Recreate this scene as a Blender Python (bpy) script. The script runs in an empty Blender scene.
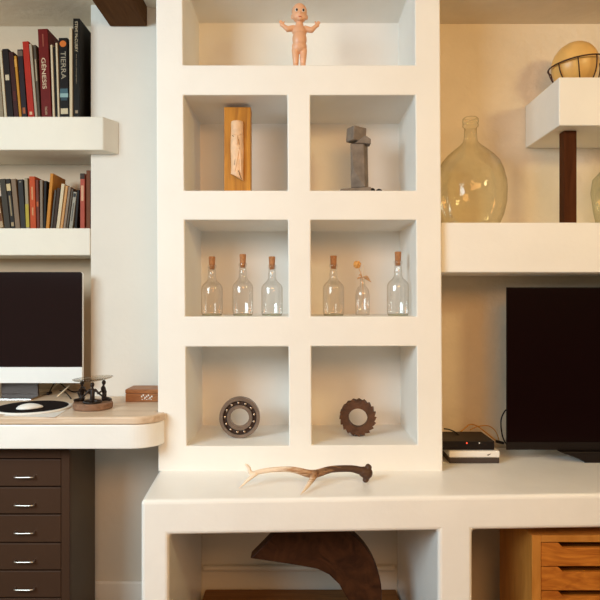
import bpy, bmesh, math, random
from mathutils import Vector, Matrix

S = bpy.context.scene
COL = S.collection
PI = math.pi
D0, EYE, F = 1.95, 1.16, 600.0

# ------------------------------------------------------------------ camera
cam_d = bpy.data.cameras.new('camera')
cam_d.sensor_width = 36; cam_d.lens = 36.0; cam_d.clip_start = 0.05
cam = bpy.data.objects.new('camera', cam_d); COL.objects.link(cam)
cam.location = (0, -D0, EYE); cam.rotation_euler = (PI/2, 0, 0)
S.camera = cam
# ------------------------------------------------------------------ world, lights, exposure
W = bpy.data.worlds.new('world'); S.world = W; W.use_nodes = True
bg = W.node_tree.nodes['Background']
bg.inputs[0].default_value = (1.0, 0.84, 0.60, 1); bg.inputs[1].default_value = 0.26
S.view_settings.view_transform = 'Standard'; S.view_settings.look = 'None'
S.view_settings.exposure = 0.0; S.view_settings.gamma = 1.0
S.view_settings.use_curve_mapping = False
def area(name, loc, target, sx, sy, power, color):
    l = bpy.data.lights.new(name, 'AREA'); l.shape = 'RECTANGLE'; l.size = sx; l.size_y = sy
    l.energy = power; l.color = color
    o = bpy.data.objects.new(name, l); COL.objects.link(o); o.location = loc
    o.rotation_euler = (Vector(target) - Vector(loc)).to_track_quat('-Z', 'Y').to_euler()
    return o
area('window_light', (-1.9, -2.1, 1.85), (0.0, 0.1, 0.9), 1.5, .85, 61, (0.70, 0.90, 1.0))
area('lamp_light', (1.75, -1.75, 2.2), (0.6, 0.2, 1.5), 0.4, 0.4, 21, (1.0, 0.80, 0.38))
area('warm_fill_light', (0.5, -2.8, 2.15), (0.1, 0.2, 1.6), 1.4, 0.9, 38, (1.0, 0.47, 0.15))  # added warm fill behind the camera, standing in for room bounce

# ------------------------------------------------------------------ helpers
def P(px, py, y):
    d = D0 + y
    return Vector(((px-300)/F*d, y, EYE-(py-300)/F*d))
def Z(py, y): return EYE-(py-300)/F*(D0+y)
def X(px, y): return (px-300)/F*(D0+y)

def mat(name, color, rough=0.6, metal=0.0, var=0.0, vscale=6.0, bump=0.0, bscale=40.0, spec=0.5, coat=0.0):
    m = bpy.data.materials.new(name); m.use_nodes = True
    nt = m.node_tree; b = nt.nodes['Principled BSDF']
    c = (*color, 1)
    b.inputs['Base Color'].default_value = c
    b.inputs['Roughness'].default_value = rough; b.inputs['Metallic'].default_value = metal
    b.inputs['Specular IOR Level'].default_value = spec
    if coat: b.inputs['Coat Weight'].default_value = coat
    tc = nt.nodes.new('ShaderNodeTexCoord')
    if var:
        n = nt.nodes.new('ShaderNodeTexNoise'); n.inputs['Scale'].default_value = vscale; n.inputs['Detail'].default_value = 5
        r = nt.nodes.new('ShaderNodeValToRGB')
        r.color_ramp.elements[0].position = .3; r.color_ramp.elements[1].position = .7
        r.color_ramp.elements[0].color = tuple(max(0, x*(1-var)) for x in color)+(1,)
        r.color_ramp.elements[1].color = tuple(min(1, x*(1+var*.6)) for x in color)+(1,)
        nt.links.new(tc.outputs['Object'], n.inputs['Vector']); nt.links.new(n.outputs['Fac'], r.inputs['Fac'])
        nt.links.new(r.outputs['Color'], b.inputs['Base Color'])
    if bump:
        n2 = nt.nodes.new('ShaderNodeTexNoise'); n2.inputs['Scale'].default_value = bscale; n2.inputs['Detail'].default_value = 6
        bp = nt.nodes.new('ShaderNodeBump'); bp.inputs['Strength'].default_value = bump; bp.inputs['Distance'].default_value = 0.01
        nt.links.new(tc.outputs['Object'], n2.inputs['Vector']); nt.links.new(n2.outputs['Fac'], bp.inputs['Height'])
        nt.links.new(bp.outputs['Normal'], b.inputs['Normal'])
    return m

def wood(name, c1, c2, stretch=(1, 12, 12), scale=6.0, rough=0.5, dist=2.0, spec=.35):
    m = bpy.data.materials.new(name); m.use_nodes = True
    nt = m.node_tree; b = nt.nodes['Principled BSDF']; b.inputs['Roughness'].default_value = rough
    b.inputs['Specular IOR Level'].default_value = spec
    tc = nt.nodes.new('ShaderNodeTexCoord'); mp = nt.nodes.new('ShaderNodeMapping')
    mp.inputs['Scale'].default_value = stretch
    n = nt.nodes.new('ShaderNodeTexNoise'); n.inputs['Scale'].default_value = scale; n.inputs['Detail'].default_value = 6
    n.inputs['Distortion'].default_value = dist
    r = nt.nodes.new('ShaderNodeValToRGB')
    r.color_ramp.elements[0].position = .32; r.color_ramp.elements[1].position = .68
    r.color_ramp.elements[0].color = (*c1, 1); r.color_ramp.elements[1].color = (*c2, 1)
    nt.links.new(tc.outputs['Object'], mp.inputs['Vector']); nt.links.new(mp.outputs['Vector'], n.inputs['Vector'])
    nt.links.new(n.outputs['Fac'], r.inputs['Fac']); nt.links.new(r.outputs['Color'], b.inputs['Base Color'])
    bp = nt.nodes.new('ShaderNodeBump'); bp.inputs['Strength'].default_value = .15; bp.inputs['Distance'].default_value = .004
    nt.links.new(n.outputs['Fac'], bp.inputs['Height']); nt.links.new(bp.outputs['Normal'], b.inputs['Normal'])
    return m

def thin_glass(name, centre, edge, refl=1.0):
    # physically thin glass: transmits straight through, darker and more reflective at grazing angles
    m = bpy.data.materials.new(name); m.use_nodes = True
    nt = m.node_tree; nt.nodes.remove(nt.nodes['Principled BSDF']); out = nt.nodes['Material Output']
    lw = nt.nodes.new('ShaderNodeLayerWeight'); lw.inputs['Blend'].default_value = .35
    r = nt.nodes.new('ShaderNodeValToRGB')
    r.color_ramp.elements[0].position = .35; r.color_ramp.elements[1].position = 1.0
    r.color_ramp.elements[0].color = (*centre, 1); r.color_ramp.elements[1].color = (*edge, 1)
    t = nt.nodes.new('ShaderNodeBsdfTransparent'); g = nt.nodes.new('ShaderNodeBsdfGlossy'); g.inputs['Roughness'].default_value = .04
    fr = nt.nodes.new('ShaderNodeFresnel'); fr.inputs['IOR'].default_value = 1.5
    mu = nt.nodes.new('ShaderNodeMath'); mu.operation = 'MULTIPLY'; mu.inputs[1].default_value = refl
    tc = nt.nodes.new('ShaderNodeTexCoord'); n = nt.nodes.new('ShaderNodeTexNoise'); n.inputs['Scale'].default_value = 22
    bp = nt.nodes.new('ShaderNodeBump'); bp.inputs['Strength'].default_value = .25; bp.inputs['Distance'].default_value = .01
    nt.links.new(tc.outputs['Object'], n.inputs['Vector']); nt.links.new(n.outputs['Fac'], bp.inputs['Height'])
    nt.links.new(bp.outputs['Normal'], g.inputs['Normal'])
    mx = nt.nodes.new('ShaderNodeMixShader')
    nt.links.new(lw.outputs['Facing'], r.inputs['Fac']); nt.links.new(r.outputs['Color'], t.inputs['Color'])
    mn = nt.nodes.new('ShaderNodeMath'); mn.operation = 'MINIMUM'; mn.inputs[1].default_value = .30
    nt.links.new(fr.outputs['Fac'], mu.inputs[0]); nt.links.new(mu.outputs[0], mn.inputs[0]); nt.links.new(mn.outputs[0], mx.inputs['Fac'])
    nt.links.new(t.outputs[0], mx.inputs[1]); nt.links.new(g.outputs[0], mx.inputs[2]); nt.links.new(mx.outputs[0], out.inputs['Surface'])
    return m

def link(name, me, m=None, parent=None, smooth=False, bevel=0.0, seg=2, angle=35):
    o = bpy.data.objects.new(name, me); COL.objects.link(o)
    if m is not None:
        o.data.materials.clear(); o.data.materials.append(m)
    if parent is not None: o.parent = parent
    if smooth:
        for p in me.polygons: p.use_smooth = True
    if bevel:
        md = o.modifiers.new('bevel', 'BEVEL'); md.width = bevel; md.segments = seg
        md.limit_method = 'ANGLE'; md.angle_limit = math.radians(angle); md.harden_normals = False
    return o
def obj(name, bm, m=None, parent=None, smooth=False, bevel=0.0, seg=2, angle=35):
    bmesh.ops.recalc_face_normals(bm, faces=bm.faces[:])
    me = bpy.data.meshes.new(name); bm.to_mesh(me); bm.free()
    return link(name, me, m, parent, smooth, bevel, seg, angle)
def tag(o, label=None, cat=None, group=None, kind=None):
    if label: o['label'] = label
    if cat: o['category'] = cat
    if group: o['group'] = group
    if kind: o['kind'] = kind
    return o
def thing(name, label, cat, loc=(0, 0, 0), rot=(0, 0, 0), group=None):
    o = bpy.data.objects.new(name, None); COL.objects.link(o); o.empty_display_size = .03
    o.location = loc; o.rotation_euler = rot
    return tag(o, label, cat, group)
def copy_tree(o, parent=None):
    c = o.copy(); COL.objects.link(c)
    if parent is not None: c.parent = parent
    for ch in list(o.children): copy_tree(ch, c)
    return c

def box(bm, x0, x1, y0, y1, z0, z1, M=None):
    vs = [bm.verts.new((x, y, z)) for x in (x0, x1) for y in (y0, y1) for z in (z0, z1)]
    for f in ((0, 1, 3, 2), (4, 6, 7, 5), (0, 4, 5, 1), (2, 3, 7, 6), (0, 2, 6, 4), (1, 5, 7, 3)):
        bm.faces.new([vs[i] for i in f])
    if M is not None:
        for v in vs: v.co = M @ v.co
    return bm
def B(*a, **k): return box(bmesh.new(), *a, **k)
def prism(pts, axis, a0, a1, bm=None):
    # polygon in the two other axes extruded along axis
    bm = bm or bmesh.new()
    def mk(p, a):
        if axis == 'y': return (p[0], a, p[1])
        if axis == 'z': return (p[0], p[1], a)
        return (a, p[0], p[1])
    A = [bm.verts.new(mk(p, a0)) for p in pts]; C = [bm.verts.new(mk(p, a1)) for p in pts]
    bm.faces.new(A); bm.faces.new(list(reversed(C)))
    n = len(pts)
    for i in range(n): bm.faces.new((A[i], C[i], C[(i+1) % n], A[(i+1) % n]))
    return bm
def lathe(prof, n=32, bm=None, M=None, sy=1.0):
    bm = bm or bmesh.new(); rings = []; new = []
    for r, z in prof:
        if r < 1e-6: ring = [bm.verts.new((0, 0, z))]
        else: ring = [bm.verts.new((r*math.cos(2*PI*i/n), sy*r*math.sin(2*PI*i/n), z)) for i in range(n)]
        rings.append(ring); new += ring
    for a, b in zip(rings, rings[1:]):
        for i in range(n):
            j = (i+1) % n
            if len(a) == 1 and len(b) == 1: continue
            if len(a) == 1: bm.faces.new((a[0], b[j], b[i]))
            elif len(b) == 1: bm.faces.new((a[i], a[j], b[0]))
            else: bm.faces.new((a[i], a[j], b[j], b[i]))
    if M is not None:
        for v in new: v.co = M @ v.co
    return bm
def ring_lathe(prof, n=48, bm=None, M=None):
    # closed profile revolved about z
    bm = bm or bmesh.new(); rings = []; new = []
    for r, z in prof:
        ring = [bm.verts.new((r*math.cos(2*PI*i/n), r*math.sin(2*PI*i/n), z)) for i in range(n)]
        rings.append(ring); new += ring
    k = len(rings)
    for q in range(k):
        a, b = rings[q], rings[(q+1) % k]
        for i in range(n):
            j = (i+1) % n; bm.faces.new((a[i], a[j], b[j], b[i]))
    if M is not None:
        for v in new: v.co = M @ v.co
    return bm
def ell(bm, c, r, R=None, u=20, v=12):
    M = Matrix.Translation(c) @ (R.to_4x4() if R is not None else Matrix.Identity(4)) @ Matrix.Diagonal((r[0], r[1], r[2], 1))
    bmesh.ops.create_uvsphere(bm, u_segments=u, v_segments=v, radius=1, matrix=M); return bm
def cap(bm, a, b, ra, rb, n=14):
    # tapered capsule
    a, b = Vector(a), Vector(b); d = b-a; L = d.length
    prof = [(0, -ra)]+[(ra*math.cos(t), ra*math.sin(t)) for t in (-1.2, -.8, -.4, 0)]
    prof += [(rb*math.cos(t), L+rb*math.sin(t)) for t in (0, .4, .8, 1.2)]+[(0, L+rb)]
    M = Matrix.Translation(a) @ d.to_track_quat('Z', 'Y').to_matrix().to_4x4()
    return lathe(prof, n, bm, M)
def spline(pts, k=6):
    pts = [Vector(p) for p in pts]; out = []
    q = [pts[0]*2-pts[1]]+pts+[pts[-1]*2-pts[-2]]
    for i in range(1, len(q)-2):
        for s in range(k):
            t = s/k; a, b, c, d = q[i-1], q[i], q[i+1], q[i+2]
            out.append(.5*((2*b)+(c-a)*t+(2*a-5*b+4*c-d)*t*t+(3*b-a-3*c+d)*t**3))
    out.append(pts[-1]); return out
def tube(pts, rad, n=8, bm=None, k=6, closed=False):
    bm = bm or bmesh.new()
    m = len(pts); rads = rad if isinstance(rad, (list, tuple)) else [rad]*m
    if k > 1 and not closed:
        sp = spline([Vector((*p, r)).to_3d() if False else Vector(p) for p in pts], k)
        rr = []
        for i in range(m-1):
            for s in range(k): rr.append(rads[i]+(rads[i+1]-rads[i])*s/k)
        rr.append(rads[-1])
    else: sp = [Vector(p) for p in pts]; rr = list(rads)
    N = len(sp); rings = []; up = None
    for i in range(N):
        if closed: t = sp[(i+1) % N]-sp[i-1]
        else: t = sp[min(i+1, N-1)]-sp[max(i-1, 0)]
        t.normalize()
        if up is None: up = Vector((0, 0, 1)) if abs(t.z) < .9 else Vector((1, 0, 0))
        s = t.cross(up)
        if s.length < 1e-5: s = t.orthogonal()
        s.normalize(); up = s.cross(t).normalized()
        rings.append([bm.verts.new(sp[i]+rr[i]*(math.cos(2*PI*j/n)*s+math.sin(2*PI*j/n)*up)) for j in range(n)])
    for i in range(N if closed else N-1):
        a, b = rings[i], rings[(i+1) % N]
        for j in range(n): bm.faces.new((a[j], a[(j+1) % n], b[(j+1) % n], b[j]))
    if not closed:
        bm.faces.new(list(reversed(rings[0]))); bm.faces.new(rings[-1])
    return bm
def fuse(bm, voxel, smooth_it=4, name='fused'):
    # joins overlapping solids into one continuous smooth skin
    bmesh.ops.recalc_face_normals(bm, faces=bm.faces[:])
    me = bpy.data.meshes.new(name); bm.to_mesh(me); bm.free()
    o = bpy.data.objects.new(name, me); COL.objects.link(o)
    r = o.modifiers.new('r', 'REMESH'); r.mode = 'VOXEL'; r.voxel_size = voxel
    s = o.modifiers.new('s', 'SMOOTH'); s.iterations = smooth_it; s.factor = .5
    dg = bpy.context.evaluated_depsgraph_get()
    out = bpy.data.meshes.new_from_object(o.evaluated_get(dg))
    bpy.data.objects.remove(o); bpy.data.meshes.remove(me)
    return out
def text_mesh(body, size, extrude=.0003):
    c = bpy.data.curves.new('txt', 'FONT'); c.body = body; c.size = size; c.extrude = extrude
    c.align_x = 'LEFT'; c.align_y = 'CENTER'
    o = bpy.data.objects.new('txt', c); COL.objects.link(o)
    dg = bpy.context.evaluated_depsgraph_get()
    me = bpy.data.meshes.new_from_object(o.evaluated_get(dg))
    bpy.data.objects.remove(o); bpy.data.curves.remove(c)
    return me
def fit(me, length, height):
    xs = [v.co.x for v in me.vertices]; ys = [v.co.y for v in me.vertices]
    sx = length/(max(xs)-min(xs)); sy = height/(max(ys)-min(ys)); cx, cy = (max(xs)+min(xs))/2, (max(ys)+min(ys))/2
    for v in me.vertices: v.co.x = (v.co.x-cx)*sx; v.co.y = (v.co.y-cy)*sy
    return me

# ------------------------------------------------------------------ materials
plaster = mat('white_plaster', (.90, .875, .825), .55, var=.03, vscale=5, bump=.22, bscale=14, spec=.3)
plaster_bench = mat('white_bench_plaster', (.92, .915, .885), .30, var=.03, vscale=5, bump=.2, bscale=16, spec=.5)
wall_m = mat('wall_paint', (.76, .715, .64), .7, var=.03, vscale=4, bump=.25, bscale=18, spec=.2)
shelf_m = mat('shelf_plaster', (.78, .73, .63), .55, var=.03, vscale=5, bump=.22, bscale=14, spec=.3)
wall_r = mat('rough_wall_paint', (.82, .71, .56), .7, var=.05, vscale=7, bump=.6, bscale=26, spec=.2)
alcove_m = mat('alcove_tan', (.62, .50, .365), .75, var=.04, vscale=4, bump=.25, bscale=18, spec=.15)  # darker and browner than the walls beside it
ceil_m = mat('ceiling_paint', (.80, .70, .56), .8, var=.05, bump=.3, bscale=20, spec=.1)
floor_m = wood('floor_boards', (.16, .085, .04), (.26, .15, .07), (2, 14, 1), 3)
beam_m = wood('dark_beam_wood', (.080, .030, .008), (.115, .048, .014), (12, 1, 12), 4, .8, 2, .1)
desk_wood = wood('desk_oak', (.60, .44, .30), (.76, .60, .45), (1.5, 16, 16), 3, .4, 1)
pine = wood('orange_pine', (.36, .10, .010), (.60, .215, .028), (2, 8, 9), 3.5, .45, 2.5)
pine_side = wood('orange_pine_side', (.44, .17, .025), (.58, .25, .05), (7, 8, 1.5), 3, .45, 1)
plank_m = wood('amber_plank', (.34, .125, .008), (.58, .25, .025), (9, 9, 1), 5, .45, 1)
dark_post = wood('dark_brown_post', (.055, .015, .004), (.085, .025, .007), (9, 9, 1), 5, .7, 1, .1)
horn_m = wood('dark_horn_wood', (.026, .009, .004), (.066, .024, .009), (3, 3, 3), 5, .5, 2, .2)
base_board = wood('brown_board', (.17, .075, .02), (.26, .12, .035), (1.5, 14, 14), 4, .6, 1)
redwood = wood('red_brown_wood', (.28, .10, .03), (.42, .17, .06), (2, 10, 10), 8, .45, 2)
pale_wood = wood('pale_brown_wood', (.20, .105, .06), (.30, .165, .10), (2, 10, 10), 8, .55, 1)
grey_metal = mat('dark_grey_metal', (.060, .031, .018), .5, var=.05, spec=.15)
cab_side = mat('olive_grey_metal', (.080, .050, .026), .55, var=.06, spec=.2)
chrome = mat('brushed_steel', (.75, .70, .64), .3, metal=1)
alu = mat('pale_aluminium', (.86, .86, .84), .45, metal=.25, spec=.4)
alu_foot = mat('aluminium_foot', (.07, .052, .045), .4, metal=.4)
foot_m = mat('polished_foot', (.75, .71, .68), .14, metal=1)
screen_m = mat('black_glass_screen', (.010, .003, .004), .06, spec=.45)
tv_screen_m = mat('television_screen', (.006, .001, .001), .3, spec=.08)
black_pl = mat('black_plastic', (.010, .006, .005), .45, spec=.2)
dark_pl = mat('dark_grey_plastic', (.06, .045, .04), .5, spec=.3)
pad_m = mat('black_mat', (.010, .006, .006), .8, spec=.05)
white_pl = mat('white_plastic', (.86, .84, .80), .35)
cork_m = mat('cork', (.46, .20, .075), .8, var=.35, vscale=250, bump=.2, bscale=300)
glass_clear = thin_glass('clear_glass', (.99, .98, .965), (.72, .63, .52), 2.4)
glass_green = thin_glass('yellow_green_glass', (.978, .972, .90), (.56, .51, .32), 1.0)
glass_jar = thin_glass('green_glass', (.93, .94, .84), (.55, .57, .42), 1.2)
glass_plate = thin_glass('plate_glass', (.96, .95, .92), (.70, .66, .60), 1.0)
doll_m = mat('peach_celluloid', (.80, .44, .26), .35, var=.05, vscale=12)
bone_m = mat('carved_bone', (.84, .55, .33), .55, var=.16, vscale=40, bump=.2, bscale=80)
stone_m = mat('grey_stone', (.21, .165, .13), .8, var=.35, vscale=30, bump=.3, bscale=90)
steel_m = mat('aged_steel', (.30, .23, .19), .38, metal=.75, var=.2, vscale=30)
dark_gap = mat('dark_race', (.035, .014, .009), .6)  # dark fill between the two bearing rings
ball_steel = mat('bearing_steel', (.55, .42, .32), .25, metal=.9)
rust_m = mat('rusty_iron', (.105, .042, .018), .6, metal=.35, var=.4, vscale=40, bump=.4, bscale=120)
ball_m = mat('yellow_shell', (.82, .50, .16), .35, var=.12, vscale=14)
wire_m = mat('dark_wire', (.06, .022, .012), .5, metal=.4)
bronze = mat('dark_bronze', (.022, .013, .010), .4, metal=.4)
flower_m = mat('dried_yellow_flower', (.72, .36, .10), .8)
stem_m = mat('dried_stem', (.55, .30, .14), .8)
paper_m = mat('white_paper', (.80, .77, .73), .7)
page_m = mat('book_pages', (.74, .66, .55), .8, bump=.2, bscale=200)
yellow_cable = mat('yellow_cable', (.62, .30, .05), .5)
white_cable = mat('white_cable', (.72, .62, .46), .5)

# ------------------------------------------------------------------ structure
YB, YR, YA = .32, .32, .498       # wall behind desk and niches, wall on the right, back of the book alcove
XA = -.791
def struct(name, bm, m, **k): return tag(obj(name, bm, m, **k), kind='structure')
struct('floor', B(-2.2, 2.4, -3.4, .6, -.05, 0), floor_m)
bm = bmesh.new()
zl, zr = 2.30, 2.12
zl = EYE+295*2.27/600; zr = EYE+276*2.27/600
cs = [(-2.2, zl), (-.73, zl), (.42, zr), (2.4, zr)]
prism(cs+[(x, z+.06) for x, z in cs[::-1]], 'y', -2.4, .6, bm)
struct('ceiling', bm, ceil_m)
# back wall: plan outline with the alcove
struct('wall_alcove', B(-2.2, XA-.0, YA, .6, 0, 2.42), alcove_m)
struct('wall_left', B(XA, .401, YB, .6, 0, 2.42), wall_m)
struct('wall_right', B(.4012, 2.4, YR, .6, 0, 2.42), wall_r)
struct('baseboard_left', B(XA, -.50, YB-.018, YB-.0005, 0, Z(580, YB)), plaster, bevel=.006)

ZB = EYE-171*D0/600
# middle wall with the niches (front plane y = 0)
def xl(i, py): return (155.9, 182.5, 286.8, 309.8, 414.8, 440.0)[i]+((158.0, 186.7, 289.0, 311.8, 417.3, 442.6)[i]-(155.9, 182.5, 286.8, 309.8, 414.8, 440.0)[i])*py/450
ZL = [-75, -22, 65, 95, 190.5, 220, 316.5, 347, 446.5, 300+(EYE-ZB)*F/D0-.05]
TILT = [0, 0, 0, 0, 0, 0, 0, -1, -2, 0]
bm = bmesh.new(); V = {}
for j, py in enumerate(ZL):
    for i in range(6):
        q = py+TILT[j]*(i/5)
        V[i, j, 0] = bm.verts.new(P(xl(i, min(py, 480)), q, 0))
holes = [(1, 4, 1)]+[(a, a+1, r) for a in (1, 3) for r in (3, 5, 7)]
def hole_of(i, j):
    for a, b, r in holes:
        if r == j and a <= i < b: return (a, b, r)
for i in range(5):
    for j in range(9):
        if not hole_of(i, j): bm.faces.new((V[i, j, 0], V[i+1, j, 0], V[i+1, j+1, 0], V[i, j+1, 0]))
for a, b, r in holes:
    bk = {}
    for i in range(a, b+1):
        for j in (r, r+1):
            c = V[i, j, 0].co.copy(); c.y = YB-.002; bk[i, j] = bm.verts.new(c)
    for i in range(a, b):
        bm.faces.new((bk[i, r], bk[i+1, r], bk[i+1, r+1], bk[i, r+1]))
        bm.faces.new((V[i, r, 0], V[i+1, r, 0], bk[i+1, r], bk[i, r]))
        bm.faces.new((V[i, r+1, 0], V[i+1, r+1, 0], bk[i+1, r+1], bk[i, r+1]))
    bm.faces.new((V[a, r, 0], V[a, r+1, 0], bk[a, r+1], bk[a, r]))
    bm.faces.new((V[b, r, 0], V[b, r+1, 0], bk[b, r+1], bk[b, r]))
# sides
for i in (0, 5):
    prev = None
    for j in range(10):
        c = V[i, j, 0].co.copy(); c.y = YB-.002 if i == 0 else YR-.002
        v = bm.verts.new(c)
        if prev: bm.faces.new((V[i, j-1, 0], V[i, j, 0], v, prev))
        prev = v
struct('wall_middle', bm, plaster, bevel=.004, seg=3)
# ceiling beam
bx0, bx1 = X(110, YB), X(147.5, YB)
o = obj('ceiling_beam', B(bx0, bx1, -1.6, YB-.001, Z(27, YB), zl+.0), beam_m, bevel=.006)
tag(o, 'dark brown wooden ceiling beam at top left above the bookshelves', 'beam')

# ------------------------------------------------------------------ built-in furniture
# low bench with pier legs
ZB = EYE-171*D0/600
ZS = .506
def yf(x): return -.287+(x+.438)*.043
YBm = YB-.002
ol = [(-.441, 0, -.482), (-.441, ZB, -.482), (2.2, ZB, 2.2), (2.2, 0, 2.2), (2.1, 0, 2.1), (2.1, ZS, 2.1),
      (.490, ZS, .490), (.490, 0, .490), (.392, 0, .366), (.392, ZS, .366), (-.3645, ZS, -.371), (-.3645, 0, -.371)]
bm = bmesh.new()
A = [bm.verts.new((q[0], yf(q[0]), q[1])) for q in ol]
C = [bm.verts.new((q[2], YBm, q[1])) for q in ol]
bm.faces.new(A); bm.faces.new(C[::-1])
for i in range(len(ol)): bm.faces.new((A[i], C[i], C[(i+1) % len(ol)], A[(i+1) % len(ol)]))
o = obj('plaster_bench', bm, plaster_bench, bevel=.011, seg=3)
tag(o, 'long low white plaster bench with two open bays running under the niche wall', 'bench')

# desk with rounded end
ZD = .797
xe, ye = -.531, -.088
arc = [(xe+.0955*math.cos(t), -.004+(ye+.004)*math.sin(t)) for t in [PI/2*i/14 for i in range(15)]]
plan = [(-2.0, YA-.002), (XA-.001, YA-.002), (XA-.001, YB-.002), (-.470, YB-.002), (-.470, -.004)]+arc+[(-2.0, ye)]
t = thing('desk', 'white wall desk with pale wood top and rounded end on the left', 'desk', (0, 0, 0))
obj('worktop', prism(plan, 'z', ZD-.025, ZD), desk_wood, t, bevel=.006, seg=3)
plan2 = [(x+(.004 if abs(x) < .54 and y < 0 else 0)*-1, y+(.004 if y < -.01 else 0)) for x, y in plan]
o = obj('apron', prism(plan2, 'z', Z(449.5, ye), ZD-.0252), plaster_bench, t, bevel=.004)
tag(o, 'white plaster front under the wood top')

# left shelves
ys = .252
o = obj('wall_shelf', prism([(-2.0, ys), (X(103, ys), ys), (X(119, YB), YB-.001), (XA-.001, YB-.001), (XA-.001, YA-.001), (-2.0, YA-.001)], 'z', Z(150, ys), Z(116.5, ys)), shelf_m, bevel=.004)
tag(o, 'upper white plaster shelf at left with slanted right end, under the large books', 'shelf')
ZSU = Z(116.5, ys)
o = obj('wall_shelf', B(-2.0, XA-.001, YB-.005, YA-.001, Z(255.5, YB), Z(228.3, YB)), shelf_m, bevel=.004)
tag(o, 'lower white plaster shelf at left, above the computer, holding small books', 'shelf')
ZSL = Z(228.3, YB)
# right shelf, block on it and its post
yr = .0226
ZRS = Z(222.5, yr)
o = obj('wall_shelf', B(X(441, 0)+.006, 2.1, yr, YR-.002, Z(272.5, yr), ZRS), plaster, bevel=.004)
tag(o, 'thick white plaster shelf at right, above the television, under the demijohn', 'shelf')
yb = .0226
zb0, ZBT = Z(125.5, yb), Z(77, yb)
o = obj('box_shelf', B(X(559, yb), 1.7, yb, YR-.002, zb0, ZBT), plaster, bevel=.004)
tag(o, 'white plaster box ledge at upper right held up by a dark post', 'shelf')
o = obj('support_post', B(.893, .937, .08, .119, ZRS, zb0), dark_post, bevel=.003)
tag(o, 'dark brown square wooden post standing between the two right shelves', 'post')
# wooden board inside the bench bay
o = obj('base_board', B(-.355, .36, -.20, YB-.016, 0, .074), base_board, bevel=.004)
tag(o, 'brown wooden board lying on the floor inside the left bench bay', 'board')
o = obj('wall_ledge', B(-.366, .358, YB-.024, YB-.001, Z(569, YB), Z(564, YB)), wall_m, bevel=.008)
tag(o, kind='structure'); o.name = 'trim_1'

# ------------------------------------------------------------------ grey drawer cabinet under the desk
x0, x1, y0c, y1c = -1.035, -.7475, 0.0, .24
t = thing('drawer_cabinet', 'dark grey metal cabinet of shallow drawers under the desk', 'cabinet', ((x0+x1)/2, 0, 0))
hw = (x1-x0)/2; cx = (x0+x1)/2
dx1 = X(61.3, 0)-cx; dx0 = -dx1
bm = bmesh.new()
box(bm, -hw, -hw+.012, .008, y1c, .02, .675); box(bm, hw-.012, hw, .008, y1c, .02, .675)
box(bm, -hw+.0122, hw-.0122, .008, y1c, .655, .6748); box(bm, -hw+.0122, hw-.0122, y1c-.01, y1c, .02, .654)
obj('carcass', bm, cab_side, t, bevel=.002)
bm = bmesh.new()
box(bm, -hw, dx0-.001, -.004, .0078, 0, .675); box(bm, dx1+.001, hw, -.004, .0078, 0, .675)
box(bm, dx0-.0008, dx1+.0008, -.004, .0078, Z(458, 0), .675)
obj('front_frame', bm, grey_metal, t, bevel=.002)
edges = [458.5, 486.5, 514, 542.5, 570, 597.5, 625.5, 653]
for a, b in zip(edges, edges[1:]):
    d = obj('drawer', B(dx0, dx1, -.003, .20, Z(b-.6, 0), Z(a+.6, 0)), grey_metal, t, bevel=.0025)
    hz = Z(a+17.2, 0)
    o = obj('handle', tube([(-.031, -.002, hz), (-.030, -.016, hz), (-.02, -.020, hz), (.02, -.020, hz), (.030, -.016, hz), (.031, -.002, hz)], .0027, 8, k=3), chrome, d, smooth=True)
    tag(o, 'small bright steel handle')

# ------------------------------------------------------------------ pine drawer cabinet in the right bench bay
yp = -.20; zp = Z(535.5, yp); xp = X(532, yp); wp = .42; dp = .285
t = thing('pine_drawer_cabinet', 'orange pine chest of small drawers with scooped finger cutouts, under the bench', 'cabinet', (xp, yp, 0))
bm = bmesh.new()
tk = .027
box(bm, 0, tk, 0, dp, 0, zp); box(bm, wp-tk, wp, 0, dp, 0, zp)
box(bm, tk+.0002, wp-tk-.0002, 0, dp, zp-.02, zp-.0002); box(bm, tk+.0002, wp-tk-.0002, dp-.01, dp, 0, zp-.021)
obj('carcass', bm, pine_side, t, bevel=.002)
pitch = 24.3*(D0+yp)/600
ztop = zp-.0225
for k in range(6):
    zt = ztop-k*pitch; zb_ = zt-pitch+.003
    if zb_ < .004: zb_ = .004
    c = wp/2; h = .134; dpt = .0145
    pts = [(tk+.001, zb_), (wp-tk-.001, zb_), (wp-tk-.001, zt), (c+h, zt)]
    n = 5
    pts += [(c+h-.018*i/n, zt-dpt*(.5-.5*math.cos(PI*i/n))) for i in range(1, n+1)]
    pts += [(c-h+.018-.018*i/n, zt-dpt*(.5+.5*math.cos(PI*i/n))) for i in range(0, n+1)]
    pts += [(tk+.001, zt)]
    d = obj('drawer', prism(pts, 'y', .002, .014), pine, t, bevel=.0012)
    o = obj('drawer_box', B(tk+.004, wp-tk-.004, .0142, dp-.02, zb_+.001, zt-.030), pine_side, d)

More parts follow.
